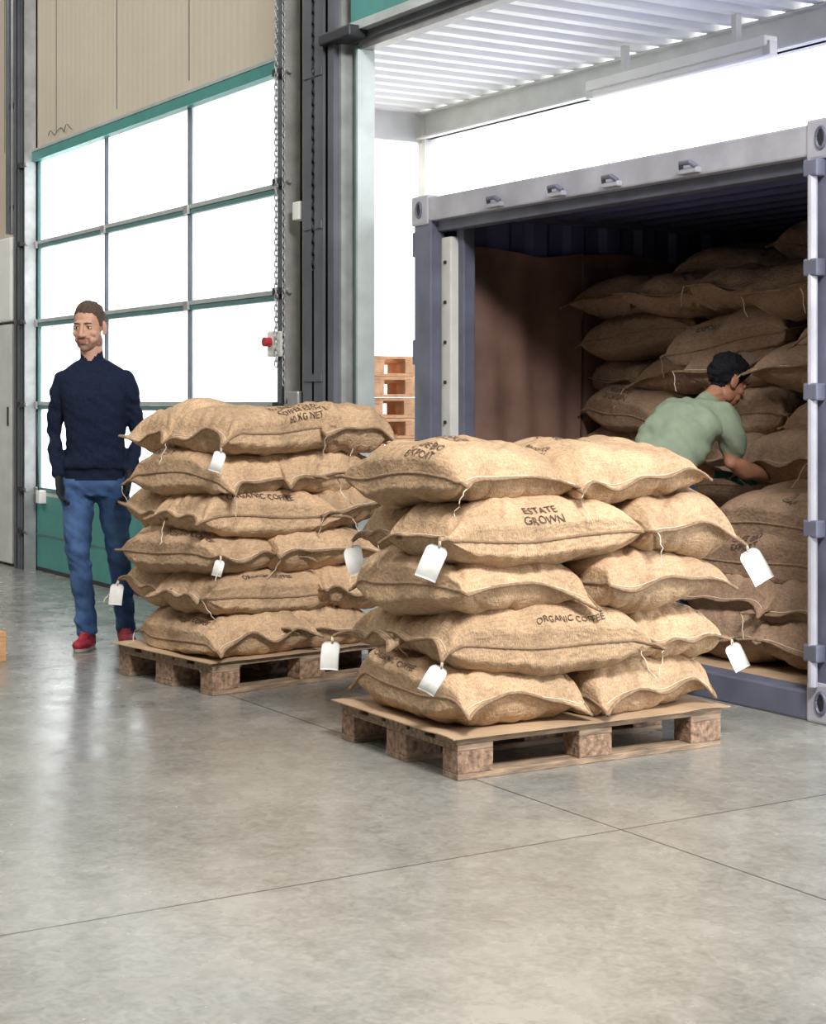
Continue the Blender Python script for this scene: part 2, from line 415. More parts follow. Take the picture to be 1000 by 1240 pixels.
for x in (-7.17, -6.637, -6.21, -5.66):
    b.box((x-.06, Y0-.03, 2.30), (x+.06, Y0+.005, 2.325), 'cont', bev=.006)
    b.tube([(x-.05, Y0-.02, 2.325), (x-.03, Y0-.04, 2.345), (x+.03, Y0-.04, 2.345), (x+.05, Y0-.02, 2.325)], .012, 'cont_d', 8)
    b.box((x-.055, Y0-.03, .05), (x+.055, Y0+.005, .08), 'cont_d', bev=.006)
b.tube([(X1-.10, Y0-.03, .15), (X1-.10, Y0-.03, 2.27)], .02, 'cont', 12)
for z in (.25, .75, 1.3, 1.8, 2.2): b.box((X1-.135, Y0-.05, z), (X1-.06, Y0+.005, z+.07), 'cont_d', bev=.008)
for z in (.3, .9, 1.5, 2.1): b.box((X0-.02, Y0+.0, z), (X0+.02, Y0+.09, z+.14), 'cont_d', bev=.008)
for z in np.arange(.3, 2.2, .22): b.tube([(X0+.22, Y0+.071, z), (X0+.22, Y0+.060, z)], .01, 'dark', 8)
b.obj('corner_castings_and_locks', parent=CC)
def sheet(b, fn, nu, nv, k, th):
    vs = []; fs = []
    for s in (0, 1):
        for i in range(nu+1):
            for j in range(nv+1):
                p, nn = fn(i/nu, j/nv); vs.append(Vector(p)+Vector(nn)*th*s)
    st = (nu+1)*(nv+1)
    for s in (0, 1):
        for i in range(nu):
            for j in range(nv):
                a = s*st+i*(nv+1)+j; q = (a, a+1, a+nv+2, a+nv+1); fs.append(q if s else q[::-1])
    rim = [i*(nv+1) for i in range(nu+1)]+[nu*(nv+1)+j for j in range(1, nv+1)]+[i*(nv+1)+nv for i in range(nu-1, -1, -1)]+[j for j in range(nv-1, 0, -1)]
    for a, c in zip(rim, rim[1:]+rim[:1]): fs.append((a, c, c+st, a+st))
    b.add(vs, fs, k)
b = MB()
for (ya, yb) in ((5.12, 6.05), (6.03, 7.3)):   # hanging liner with soft vertical folds
    sheet(b, lambda u, v: ((X0+.10+.018*math.sin(26*u+2*v+ya)*(.4+.6*(1-v))+.03*noise.noise(Vector((u*5, v*2, ya))), ya+(yb-ya)*u, .13+(2.02+.02*math.sin(7*u))*v), (1, 0, 0)), 48, 24, 'liner', .006)
b.obj('liner_sheets', smooth=True, parent=CC)

# ------------------------------------------------------------------ pallets
def pallet(name, corner, rz, W=.84, L=1.17, wood='wood', z=0.):
    b = MB(); bh = .022; H = .144
    xs = [(-W, -W+.10), (-W/2-.0725, -W/2+.0725), (-.10, 0)]
    ys = [(0, .145), (L/2-.0725, L/2+.0725), (L-.145, L)]
    for x0, x1 in xs:
        b.box((x0, 0, 0), (x1, L, bh), wood, bev=.003)
        for y0, y1 in ys: b.box((x0, y0, bh), (x1, y1, bh+.078), 'chip' if wood == 'wood' else wood, bev=.004)
    for y0, y1 in ys: b.box((-W, y0, .1), (0, y1, .122), wood, bev=.003)
    for x0, x1 in [(-W, -W+.145), (-W*.74, -W*.74+.1), (-W/2-.0725, -W/2+.0725), (-W*.26-.1, -W*.26), (-.145, 0)]:
        b.box((x0, -.004, .122), (x1, L+.004, H), wood, bev=.003)
    o = b.obj(name); o.location = (corner[0], corner[1], z); o.rotation_euler = (0, 0, rz)
    return o
FP = (-4.80, 3.15); LP = (-6.747, 3.14); LR = .15
p1 = pallet('wooden_pallet', FP, -.02)
p2 = pallet('wooden_pallet', LP, LR, W=.80, L=1.10)
def cardsheet(corner, rz, W, L, seed):
    b = MB()
    def fn(u, v):
        x = -W-.03+(W+.05)*u; y = -.03+(L+.06)*v
        e = max(0, abs(u-.5)*2-.85)+max(0, abs(v-.5)*2-.9)
        q = noise.noise(Vector((u*5, v*5, seed)))
        return ((x, y, .1455-.10*e*(q+.1) if e > 0 and q < -.1 else .1455), (0, 0, 1))
    sheet(b, fn, 40, 50, 'cardboard', .004)
    o = b.obj('cardboard_sheet', smooth=False); o.location = (*corner, 0); o.rotation_euler = (0, 0, rz)
cardsheet(FP, -.02, .84, 1.17, 3.); cardsheet(LP, LR, .80, 1.10, 8.)
pallet('wooden_pallet', (-8.205, 2.69), math.pi/2, wood='woodo')
S = empty('stack_of_pallets', (-10.13, 5.90, 0), .1)
for i in range(11):
    o = pallet('pallet_%d' % (i+1), (random.uniform(-.01, .01), random.uniform(-.01, .01)), random.uniform(-.01, .01), W=1.17, L=.8, wood='woodo', z=i*.147); o.parent = S

# ------------------------------------------------------------------ sacks
def sack_fn(L, W, T, seed, zmin=-9.):
    r = np.random.RandomState(seed)
    waves = [(r.uniform(5, 14), r.uniform(0, 6.28), r.uniform(0, 6.28), r.uniform(.001, .003)) for _ in range(10)]
    low = [(r.uniform(1.5, 4), r.uniform(0, 6.28), r.uniform(0, 6.28), r.uniform(.03, .08)) for _ in range(4)]
    ears = {(-1, -1): 0, (-1, 1): 0, (1, -1): 0, (1, 1): 0}
    for k in ears: ears[k] = (r.uniform(-.07, .02), r.uniform(-.01, .06), r.uniform(-.01, .03), r.uniform(5, 9), r.uniform(0, 3))
    fl = [(r.uniform(2, 8), r.uniform(0, 6.28), r.uniform(.003, .012)) for _ in range(4)]
    sag = r.uniform(.0, .025); pk = [(r.uniform(9, 17), r.uniform(0, 6.28)) for _ in range(4)]
    tilt = r.uniform(-.02, .02); gx = r.uniform(-.14, .14); gy = r.uniform(-.10, .10)
    sx1, sx2 = r.uniform(0, 6.28, 2); sm = r.uniform(-.30, .10)
    cre = []
    for _ in range(30):   # creases
        ca = r.choice([-1, 1])*r.uniform(.15, .9); cb = r.uniform(-.92, .92)
        th = math.atan2(cb*W, ca*L)+r.uniform(-.9, .9) if r.rand() < .6 else r.uniform(0, 3.14)
        cre.append((ca*L/2, cb*W/2, th, r.uniform(.05, .14), r.uniform(.009, .016), r.uniform(.003, .010), r.uniform(-4, 4), r.rand() < .5))
    def f(a, b, s):
        up = bool(np.max(s) > 0)
        a = np.asarray(a, float); b = np.asarray(b, float)
        A = np.abs(a); B = np.abs(b)
        aa = np.clip(A/.935, 0, 1)
        fa = np.clip(1-aa**5.2, 0, 1)**.44; fb = np.clip(1-B**4.8, 0, 1)**.42
        h = T/2*fa*fb*(1+gx*a+gy*b)
        z = np.zeros_like(h)
        for fr, th, ph, am in low: h = h*(1+am*np.sin(fr*(a*np.cos(th)+b*np.sin(th))*1.3+ph))
        env = fa*fb; wr = 0
        for fr, th, ph, am in waves: wr = wr+am*np.sin(fr*(a*1.6*np.cos(th)+b*np.sin(th))+ph)
        h = h+wr*env
        X_ = a*L/2; Y_ = b*W/2; ce = 0
        for cx, cy, th, ln, wd, am, cv, sd in cre:
            if sd != up: continue
            dx = X_-cx; dy = Y_-cy; pa = dx*math.cos(th)+dy*math.sin(th); pp = -dx*math.sin(th)+dy*math.cos(th)+cv*pa*pa
            g = np.exp(-(pa/ln)**2)
            ce = ce+am*g*(np.exp(-(pp/wd)**2)-.55*np.exp(-((pp-wd*2)/(wd*1.4))**2))
        h = h-ce*np.clip(env*1.6, 0, 1)
        for i, sg in enumerate((-1, 1)):       # puckers radiating from stitched ends
            w = np.clip((sg*a-.45)/.5, 0, 1)**2*np.clip((1-A)/.06, 0, 1)
            p0, p1 = pk[i+(0 if up else 2)]
            h = h-.014*w*(1-np.abs(np.sin(p0*.6*b+p1)))**1.5*(.3+fb)
        for (sa, sb), (dz, ox, oy, kk, ph) in ears.items():   # corner creases
            dx = (1-sa*a)*L/2; dy = (1-sb*b)*W/2; di = np.hypot(dx, dy); an = np.arctan2(dy, dx+1e-6)
            h = h-.026*(1-np.abs(np.sin(an*kk*.5+ph+(0 if up else 1))))**2*np.exp(-di/.15)*np.clip(di/.05, 0, 1)
        h = h+.003*np.sin(34*a+sx1+5*np.sin(3*a+sx2))*np.clip((B-.75)/.2, 0, 1)*np.clip((1-B)/.03, 0, 1)
        h = np.where((A >= 1) | (B >= 1), 0, np.maximum(h, .003))
        x = L/2*a*(1-.04*(1-B**4)); y = W/2*b*(1-.08*A**3+.05*A**10)
        y = y+np.sign(b)*.02*np.clip((B-.8)/.2, 0, 1)*np.clip((1-B)/.04, 0, 1)*fa
        y = y+.008*np.sin(7*a+sx2)*B**4
        fe = np.clip((A-.88)/.12, 0, 1)
        for i, (fr, ph, am) in enumerate(fl):
            z = z+am*fe*np.sin(fr*b+ph+(2.1 if i % 2 else 0)*np.sign(a))
        for (sa, sb), (dz, ox, oy, kk, ph) in ears.items():
            w = np.clip((sa*a-.78)/.22, 0, 1)**1.5*np.clip((sb*b-.55)/.45, 0, 1)**2
            z = z+dz*w; x = x+sa*ox*w; y = y+sb*oy*w
        z = z-sag*a*a+tilt*b+.010*np.sin(3.5*a+sx1)*B**2+sm*.1*B**3*fa
        z = z + (h if up else -h*.95)
        z = np.maximum(z, zmin)
        return np.stack([x, y, z], -1)
    return f
TXT = ['EXPORT', 'ARABICA', 'COFFEE ESTATE', 'ORGANIC COFFEE', 'CAFE', 'PRODUCE\nOF ORIGIN', 'ESTATE\nGROWN', 'CAFE BIO\nEXPORT', 'WASHED ARABICA\nCOFFEE ESTATE\n60 KG NET', 'LOTE 214\nEXPORT']
def text_geo(body, size):
    cu = bpy.data.curves.new('t', 'FONT'); cu.body = body; cu.size = size; cu.align_x = 'CENTER'; cu.align_y = 'CENTER'; cu.resolution_u = 2
    cu.offset = size*.006
    o = bpy.data.objects.new('t', cu); COL.objects.link(o)
    dg = bpy.context.evaluated_depsgraph_get(); dg.update()
    me = bpy.data.meshes.new_from_object(o.evaluated_get(dg))
    bm = bmesh.new(); bm.from_mesh(me); bmesh.ops.triangulate(bm, faces=bm.faces[:])
    for _ in range(3):
        es = [e for e in bm.edges if e.calc_length() > .012]
        if es: bmesh.ops.subdivide_edges(bm, edges=es, cuts=1); bmesh.ops.triangulate(bm, faces=bm.faces[:])
    bm.verts.index_update(); vs = [v.co.copy() for v in bm.verts]; fs = [[v.index for v in f.verts] for f in bm.faces]
    bm.free(); bpy.data.objects.remove(o); bpy.data.curves.remove(cu); bpy.data.meshes.remove(me)
    return vs, fs
def sack_mesh(L, W, T, seed, text=True, tags=(), zmin=-9., mat='burlap'):
    f = sack_fn(L, W, T, seed, zmin); NA, NB = 96, 60
    sa = np.linspace(-1, 1, NA+1); sb = np.linspace(-1, 1, NB+1)
    sa = .55*sa+.45*np.sin(sa*math.pi/2); sb = .3*sb+.7*np.sin(sb*math.pi/2); sa[0] = sb[0] = -1; sa[-1] = sb[-1] = 1
    Ag, Bg = np.meshgrid(sa, sb, indexing='ij')
    top = f(Ag, Bg, 1).reshape(-1, 3); bot = f(Ag, Bg, -1).reshape(-1, 3)
    idx = lambda i, j: i*(NB+1)+j
    vs = [tuple(p) for p in top]; mp = {}
    for i in range(NA+1):
        for j in range(NB+1):
            if i in (0, NA) or j in (0, NB): mp[idx(i, j)] = idx(i, j)
            else: mp[idx(i, j)] = len(vs); vs.append(tuple(bot[idx(i, j)]))
    fs = []
    for i in range(NA):
        for j in range(NB):
            q = (idx(i, j), idx(i+1, j), idx(i+1, j+1), idx(i, j+1)); fs.append(q); fs.append(tuple(mp[k] for k in q[::-1]))
    b = MB(); b.add(vs, fs, mat)
    rim = [idx(i, 0) for i in range(NA+1)]+[idx(NA, j) for j in range(1, NB+1)]+[idx(i, NB) for i in range(NA-1, -1, -1)]+[idx(0, j) for j in range(NB-1, 0, -1)]
    rs = random.Random(seed)
    b.tube([vs[k] for k in rim], [.0045+.003*rs.random() for _ in rim], 'seam', 6, closed=True)
    for sg in (-1, 1):
        pts = f(np.full(24, sg*.955), np.linspace(-.93, .93, 24), 1); b.tube([tuple(p+np.array((0, 0, .002))) for p in pts], .002, 'string', 5)
    if text:
        r = random.Random(seed*3+1)
        tb = np.linspace(-.995, .995, 200); P = f(np.full(200, .05), tb, 1); arc = np.concatenate([[0], np.cumsum(np.linalg.norm(np.diff(P[:, 1:], axis=0), axis=1))])
        for body, size, cx, cb in ((r.choice(TXT), r.uniform(.032, .048), r.uniform(-.13, .13), r.uniform(.06, .10)), (r.choice(TXT), r.uniform(.038, .055), r.uniform(-.13, .13), r.uniform(.20, .38))):
            tv, tf = text_geo(body, size)
            if not tv: continue
            tx = np.array([(v.x+cx)/(L/2) for v in tv]); ty = np.array([v.y+cb for v in tv])
            bb = np.interp(ty, arc, tb); tx = np.clip(tx, -.85, .85)
            p = f(tx, bb, 1); e = .01
            du = f(tx+e, bb, 1)-p; dv = f(tx, np.clip(bb+.004, -1, .999), 1)-p
            nn = np.cross(du, dv); nn /= np.linalg.norm(nn, axis=1)[:, None]+1e-9
            b.add([tuple(q) for q in (p+nn*.0035)], tf, 'ink')
    cor = {(sa_, sb_): Vector(f(np.array([sa_*1.]), np.array([sb_*1.]), 1)[0]) for sa_ in (-1, 1) for sb_ in (-1, 1)}
    for t in tags:
        sa_, sb_, outx, outy, size = t
        c = cor[(sa_, sb_)].copy(); d = Vector((outx, outy, 0)).normalized(); w = Vector((-d.y, d.x, 0))
        o = c+d*.008+Vector((0, 0, -.018)); ang = rs.uniform(-.5, .5); cur = rs.uniform(.01, .04)
        ca, sn = math.cos(ang), math.sin(ang)
        b.tube([c, c+d*.008+Vector((0, 0, -.010)), o+Vector((0, 0, -.008))], .0025, 'string', 5)
        b.tube([c+w*.003, c+d*.012+w*.006+Vector((0, 0, -.010)), o+w*.003+Vector((0, 0, -.006))], .002, 'string', 5)
        def tf_(u, v, o=o, d=d, w=w, size=size):
            wd = size*(.62 if v > .1 else .40+2.2*v)
            lx = (u-.5)*wd; lz = -v*size
            q = o+w*(lx*ca-lz*sn)+Vector((0, 0, 1))*(lx*sn+lz*ca)+d*(cur*math.sin(2.6*v)+.010*math.sin(2+3.5*u))
            return (q, d)
        sheet(b, tf_, 8, 14, 'paper', .0012)
    for c in list(cor.values())[:3]:
        if rs.random() < .5:
            pts = [c.copy()]; hx = rs.uniform(-.01, .01); hy = rs.uniform(-.01, .01)
            for i in range(1, 9): pts.append(pts[-1]+Vector((rs.uniform(-.008, .008)+hx, rs.uniform(-.008, .008)+hy, -.013 if pts[-1].z-.013 > zmin else 0)))
            b.tube(pts, .0022, 'string', 5)
    return b.obj('sack', smooth=True)
cnt = [0]
def put_sack(parent, x, y, z, rot, L, W, T, seed, tx=0., ty=0., tags=(), zmin=-9.):
    o = sack_mesh(L, W, T, seed, True, tags, zmin)
    cnt[0] += 1; o.name = 'sack_%d' % cnt[0]; o.parent = parent; o.location = (x, y, z)
    o.rotation_euler = (tx, ty, rot)
    return o
def stack(corner, rz, W, L, layers, pitch, base, seed0, tagmap, la=.86, ca=.42):
    S = empty('stack_of_burlap_sacks', (*corner, 0), rz); r = random.Random(seed0); T = pitch*1.27
    for k in range(layers):
        z = base+pitch*(k+.5)
        j = lambda s=.02: r.uniform(-s, s)
        if k % 2 == 0:
            defs = [(-W/2+.03, .28, 0, .76, .55), (-W/2+.03, L-.30, 0, .80, .58)]
        else:
            defs = [(-.225, ca, math.pi/2, la, .46), (-W+.20, ca+.02, math.pi/2, la-.02, .42), (-W/2+.02, L-.16, 0, .82, .42)]
        for i, (x, y, rot, l, w) in enumerate(defs):
            last = k == layers-1
            t0 = 0 if k == 0 else 1
            put_sack(S, x+j(.035), y+j(.02), z+j(.004)*t0, rot+j(.11), l, w, T, seed0*100+k*10+i, tx=(j(.035)*t0 if not last else j(.08)), ty=(j(.035)*t0 if not last else j(.07)), tags=tagmap.get((k, i), ()), zmin=(-pitch/2+.002 if k == 0 else -9))
    return S
A_ = lambda sa, sb, s: [(sa, sb, .8, -.6, s)]      # tags on sacks lying across
B_ = lambda sa, sb, s: [(sa, sb, -.6, -.8, s)]     # tags on sacks lying along
t1 = {(1, 2): A_(1, 1, .10), (1, 0): B_(-1, -1, .10), (1, 1): B_(-1, 1, .11), (3, 0): B_(-1, -1, .12), (3, 1): B_(-1, 1, .11), (3, 2): A_(1, 1, .13)}
stack(FP, -.02, .84, 1.17, 5, .194, .150, 11, t1)
t2 = {(5, 0): B_(-1, -1, .09), (2, 0): A_(1, -1, .07), (1, 1): B_(-1, 1, .10)}
stack(LP, LR, .80, .97, 6, .184, .150, 23, t2, la=.76, ca=.38)

# cargo in container : variants instanced
CG = empty('container_sack_cargo')
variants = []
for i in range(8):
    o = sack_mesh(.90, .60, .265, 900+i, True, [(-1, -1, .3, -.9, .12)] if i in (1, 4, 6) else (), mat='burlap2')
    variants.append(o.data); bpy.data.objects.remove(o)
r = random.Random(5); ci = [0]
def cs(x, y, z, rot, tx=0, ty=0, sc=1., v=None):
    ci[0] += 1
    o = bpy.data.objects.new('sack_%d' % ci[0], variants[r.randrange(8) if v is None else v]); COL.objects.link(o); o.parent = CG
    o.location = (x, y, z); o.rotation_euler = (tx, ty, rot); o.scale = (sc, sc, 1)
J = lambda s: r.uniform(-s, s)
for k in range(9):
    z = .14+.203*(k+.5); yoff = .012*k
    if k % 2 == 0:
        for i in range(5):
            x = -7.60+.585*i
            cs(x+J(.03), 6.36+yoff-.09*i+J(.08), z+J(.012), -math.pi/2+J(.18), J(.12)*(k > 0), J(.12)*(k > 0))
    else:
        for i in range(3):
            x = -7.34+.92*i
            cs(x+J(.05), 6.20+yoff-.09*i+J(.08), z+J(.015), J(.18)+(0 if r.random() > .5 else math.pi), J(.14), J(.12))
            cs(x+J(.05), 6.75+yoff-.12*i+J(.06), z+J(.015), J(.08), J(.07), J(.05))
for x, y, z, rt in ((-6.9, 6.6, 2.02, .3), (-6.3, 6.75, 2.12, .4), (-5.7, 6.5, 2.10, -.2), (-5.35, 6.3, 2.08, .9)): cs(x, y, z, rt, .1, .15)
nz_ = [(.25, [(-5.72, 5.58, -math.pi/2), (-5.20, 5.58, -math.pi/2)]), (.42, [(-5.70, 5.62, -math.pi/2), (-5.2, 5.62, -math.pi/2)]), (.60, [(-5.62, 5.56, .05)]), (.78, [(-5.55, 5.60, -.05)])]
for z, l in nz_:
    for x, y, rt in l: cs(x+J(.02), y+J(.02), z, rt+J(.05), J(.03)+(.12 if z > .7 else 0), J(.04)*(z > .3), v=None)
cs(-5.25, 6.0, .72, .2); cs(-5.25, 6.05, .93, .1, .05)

# ------------------------------------------------------------------ people
class Body:
    def __init__(s): s.b = MB(); s.caps = []
    def ell(s, c, r, mat=None, rot=None, n=14):
        vs = []; fs = []; c = Vector(c)
        R = rot or Matrix.Identity(3)
        for i in range(1, n):
            th = math.pi*i/n
            for j in range(2*n):
                ph = math.pi*j/n; vs.append(c+R @ Vector((r[0]*math.sin(th)*math.cos(ph), r[1]*math.sin(th)*math.sin(ph), r[2]*math.cos(th))))
        vs += [c+R @ Vector((0, 0, r[2])), c+R @ Vector((0, 0, -r[2]))]; m = 2*n; t = len(vs)-2
        for i in range(n-2):
            for j in range(m): fs.append((i*m+j, (i+1)*m+j, (i+1)*m+(j+1) % m, i*m+(j+1) % m))
        for j in range(m): fs.append((t, j, (j+1) % m)); fs.append((t+1, (n-2)*m+(j+1) % m, (n-2)*m+j))
        s.b.add(vs, fs, 'skin')
        if mat is not None: s.caps.append((c, c, min(r), min(r), mat))
    def limb(s, pts, rad, mat):
        pts = [Vector(p) for p in pts]
        s.b.tube(pts, rad, 'skin', 16)
        for p, r_ in zip(pts, rad): s.ell(p, (r_, r_, r_), None, n=8)
        for i in range(len(pts)-1): s.caps.append((pts[i], pts[i+1], rad[i], rad[i+1], mat))
    def slab(s, rings, mat):
        """rings: (center, lateral dir, half width, depth dir, half depth)"""
        n = 28; vs = []; fs = []
        for c, a, hw, d, hd in rings:
            c = Vector(c); a = Vector(a).normalized(); d = Vector(d).normalized()
            for j in range(n):
                t = 2*math.pi*j/n; ct, st = math.cos(t), math.sin(t)
                ct = math.copysign(abs(ct)**.85, ct); st = math.copysign(abs(st)**.85, st)
                vs.append(c+a*hw*ct+d*hd*st)
        for i in range(len(rings)-1):
            for j in range(n): fs.append((i*n+j, i*n+(j+1) % n, (i+1)*n+(j+1) % n, (i+1)*n+j))
        fs.append(tuple(range(n))[::-1]); fs.append(tuple((len(rings)-1)*n+j for j in range(n)))
        s.b.add(vs, fs, 'skin')
        for i in range(len(rings)-1):
            c0, a0, w0, d0, h0 = rings[i]; c1, a1, w1, d1, h1 = rings[i+1]
            for q in (-1, -.5, 0, .5, 1):
                s.caps.append((Vector(c0)+Vector(a0).normalized()*q*max(0, w0-h0), Vector(c1)+Vector(a1).normalized()*q*max(0, w1-h1), h0, h1, mat))
    def finish(s, voxel, smooth, mats, post=None, override=None, xf=None):
        o = s.b.obj('tmp')
        md = o.modifiers.new('r', 'REMESH'); md.mode = 'VOXEL'; md.voxel_size = voxel
        if smooth:
            sm = o.modifiers.new('s', 'SMOOTH'); sm.iterations = smooth; sm.factor = .5
        dg = bpy.context.evaluated_depsgraph_get(); dg.update()
        me = bpy.data.meshes.new_from_object(o.evaluated_get(dg)); bpy.data.objects.remove(o)
        V = np.array([v.co[:] for v in me.vertices]); Nn = np.array([v.normal[:] for v in me.vertices])
        F = [tuple(p.vertices) for p in me.polygons]
        FC = np.array([V[list(f)].mean(0) for f in F])
        best = np.full(len(FC), 1e9); lab = np.zeros(len(FC), int)
        for p0, p1, r0, r1, m in s.caps:
            p0 = np.array(p0); p1 = np.array(p1); d = p1-p0; L2 = (d*d).sum()
            t = np.clip(((FC-p0)@d)/L2, 0, 1) if L2 > 1e-12 else np.zeros(len(FC))
            dist = np.linalg.norm(FC-(p0+t[:, None]*d), axis=1)-(r0+(r1-r0)*t)
            w = dist < best; best[w] = dist[w]; lab[w] = mats.index(m)
        if override: lab = override(FC, lab, mats)
        if post: V = post(V, Nn)
        bpy.data.meshes.remove(me)
        if xf is not None:
            R = np.array(xf.to_3x3()); V = V@R.T+np.array(xf.translation)
        return V, F, lab
def fold(V, Nn, amp, sx=7., sz=16., seed=0., reg=None):
    out = V.copy()
    for i in range(len(V)):
        x, y, z = V[i]
        n1 = noise.noise(Vector((x*sx+seed, y*sx, z*sz))); n2 = noise.noise(Vector((x*sx*2.2, y*sx*2.2+seed, z*sz*1.8+x*20)))
        a = amp if reg is None else reg(x, y, z)
        out[i] = V[i]+Nn[i]*a*(n1*1.0+n2*.6)
    return out
def head_mesh(hairk, skink, beard, xf, haircut='short'):
    B = Body(); E = lambda c, r_: B.ell(c, r_, 'h')
    E((0, .015, .035), (.074, .094, .086)); E((0, -.026, -.025), (.060, .064, .085)); E((0, -.034, -.078), (.047, .050, .042))
    E((0, -.072, -.102), (.022, .017, .017)); E((0, -.074, .024), (.048, .018, .011))
    E((.043, -.056, -.028), (.020, .022, .020)); E((-.043, -.056, -.028), (.020, .022, .020))
    B.limb([(0, -.086, .014), (0, -.098, -.012), (0, -.108, -.036)], [.0085, .0095, .0110], 'h')
    E((.012, -.096, -.039), (.009, .011, .008)); E((-.012, -.096, -.039), (.009, .011, .008))
    E((0, -.084, -.064), (.025, .013, .006)); E((0, -.083, -.074), (.021, .013, .0065))
    for sx in (-1, 1):
        E((sx*.077, .012, -.008), (.008, .021, .033)); E((sx*.075, .004, -.028), (.007, .012, .014))
        E((sx*.046, .0, -.072), (.018, .038, .034)); E((sx*.034, -.055, -.060), (.020, .022, .022))
        B.limb([(sx*.018, -.0795, .010), (sx*.031, -.083, .0125), (sx*.045, -.074, .009)], [.004, .005, .004], 'h')
        E((sx*.031, -.071, -.001), (.0155, .0135, .0115))
    B.limb([(0, .02, -.05), (0, .03, -.15)], [.052, .052], 'h')
    if haircut == 'short':
        ys = [-.12, -.085, -.07, -.052, -.035, -.02, .022, .035, .12]; zs_ = [.084, .080, .078, .066, .036, .0, .004, -.035, -.065]
    else:
        ys = [-.12, -.085, -.07, -.052, -.035, -.02, .022, .035, .12]; zs_ = [.06, .05, .05, .035, .0, -.02, .0, -.05, -.085]
    def hz(P): return np.interp(P[:, 1], ys, zs_)+.004*np.sin(P[:, 0]*190)*np.cos(P[:, 1]*230+1)-.006*np.exp(-(P[:, 0]/.02)**2)*(P[:, 1] < -.03)
    def hl(P): return P[:, 2] > hz(P)
    def ear(P): return (np.abs(P[:, 0]) > .072) & (P[:, 2] < .028) & (np.abs(P[:, 1]-.012) < .03)
    def post(V, Nn):
        h = hl(V) & ~ear(V); V = V.copy(); zz = hz(V)
        for i in np.where(h)[0]:
            e = min(1, max(0, (V[i][2]-zz[i])/.04))
            V[i] = V[i]+Nn[i]*e*((.001 if haircut == 'short' else .012)+(.003 if haircut == 'short' else .018)*noise.noise(Vector(V[i]*(60 if haircut == 'short' else 38)))+((.012 if V[i][1] < 0 else .006)*max(0, V[i][2]-.05)/.07))
        return V
    def ov(FC, lab, mats):
        lab[:] = 0
        lab[hl(FC) & ~ear(FC)] = 1
        if beard:
            z, y, x = FC[:, 2], FC[:, 1], FC[:, 0]
            jl = np.interp(y, [-.1, -.06, -.03, .0], [-.082, -.078, -.06, -.02])
            m = (z < jl) & (z > -.135) & (y < .008) & ~ear(FC)
            m |= (z > -.060) & (z < -.049) & (np.abs(x) < .026) & (y < -.07)
            m |= (z <= -.049) & (z > -.09) & (np.abs(np.abs(x)-.029) < .006) & (y < -.06)
            lab[m] = 2
        lab[(np.abs(FC[:, 0]) < .021) & (FC[:, 2] > -.078) & (FC[:, 2] < -.061) & (FC[:, 1] < -.087)] = 3
        return lab
    r1 = B.finish(.0032, 3, ['h'], post, ov, xf)
    ex = MB()
    for sx in (-1, 1):
        c = Vector((sx*.031, -.0785, .0))
        t = Body(); t.ell(c, (.0115, .008, .005), 'e'); ex.add([xf @ Vector(v) for v in t.b.v], t.b.f, 'eye')
        t = Body(); t.ell(c+Vector((0, -.0052, .0)), (.0055, .0040, .0048), 'e'); ex.add([xf @ Vector(v) for v in t.b.v], t.b.f, 'iris')
        ex.tube([xf @ Vector(p) for p in ((sx*.014, -.093, .021), (sx*.03, -.093, .0245), (sx*.047, -.079, .020))], [.002, .003, .0015], hairk, 8)
        ex.tube([xf @ Vector(p) for p in ((sx*.018, -.0825, .0045), (sx*.031, -.0875, .0065), (sx*.044, -.079, .004))], .0012, hairk, 6)
    return r1, [skink, hairk, 'stubble', 'lips'], ex
def hand_mesh(wrist, D_, Nrm, thumb, curl, sc=1.):
    """D_ finger direction, Nrm palm normal (curl toward it), thumb = side sign"""
    D_ = Vector(D_).normalized(); Nrm = Vector(Nrm); Nrm = (Nrm-D_*Nrm.dot(D_)).normalized(); S_ = D_.cross(Nrm)*thumb
    w = Vector(wrist); B = Body(); g = lambda d, s_, n_: w+(D_*d+S_*s_+Nrm*n_)*sc
    B.slab([(g(-.03, 0, 0), S_, .028*sc, Nrm, .022*sc), (g(.0, 0, 0), S_, .029*sc, Nrm, .02*sc), (g(.04, .002, 0), S_, .041*sc, Nrm, .017*sc), (g(.09, 0, 0), S_, .042*sc, Nrm, .014*sc), (g(.10, 0, 0), S_, .036*sc, Nrm, .008*sc)], 'g')
    for s_, ln, c0 in ((.032, .074, .0), (.011, .082, .05), (-.011, .076, .1), (-.031, .06, .15)):
        p = g(.085, s_, 0); pts = [p]; ang = 0.
        for q, fr in ((curl*.6+c0, .45), (curl*1.0, .31), (curl*.8, .24)):
            ang += q; p = p+(D_*math.cos(ang)+Nrm*math.sin(ang)+S_*s_*1.5)*ln*fr*sc; pts.append(p)
        B.limb(pts, [.0098*sc, .0092*sc, .0086*sc, .0074*sc], 'g')
    B.limb([g(.015, .022, .004), g(.045, .048, .014), g(.072, .056, .024), g(.092, .052, .034)], [.015*sc, .0125*sc, .0105*sc, .009*sc], 'g')
    return B.finish(.0032, 2, ['g'])
def combine(name, parts, extras=(), loc=(0, 0, 0), rz=0.):
    b = MB()
    for (V, F, lab), mats in parts:
        o = len(b.v); b.v += [tuple(v) for v in V]
        ids = [b.m(k) for k in mats]
        for f, l in zip(F, lab): b.f.append(tuple(o+i for i in f)); b.mi.append(ids[l])
    for e in extras:
        o = len(b.v); b.v += e.v; ids = [b.m(k) for k in e.mats]
        for f, l in zip(e.f, e.mi): b.f.append(tuple(o+i for i in f)); b.mi.append(ids[l])
    ob = b.obj(name, smooth=True); ob.location = loc; ob.rotation_euler = (0, 0, rz); return ob
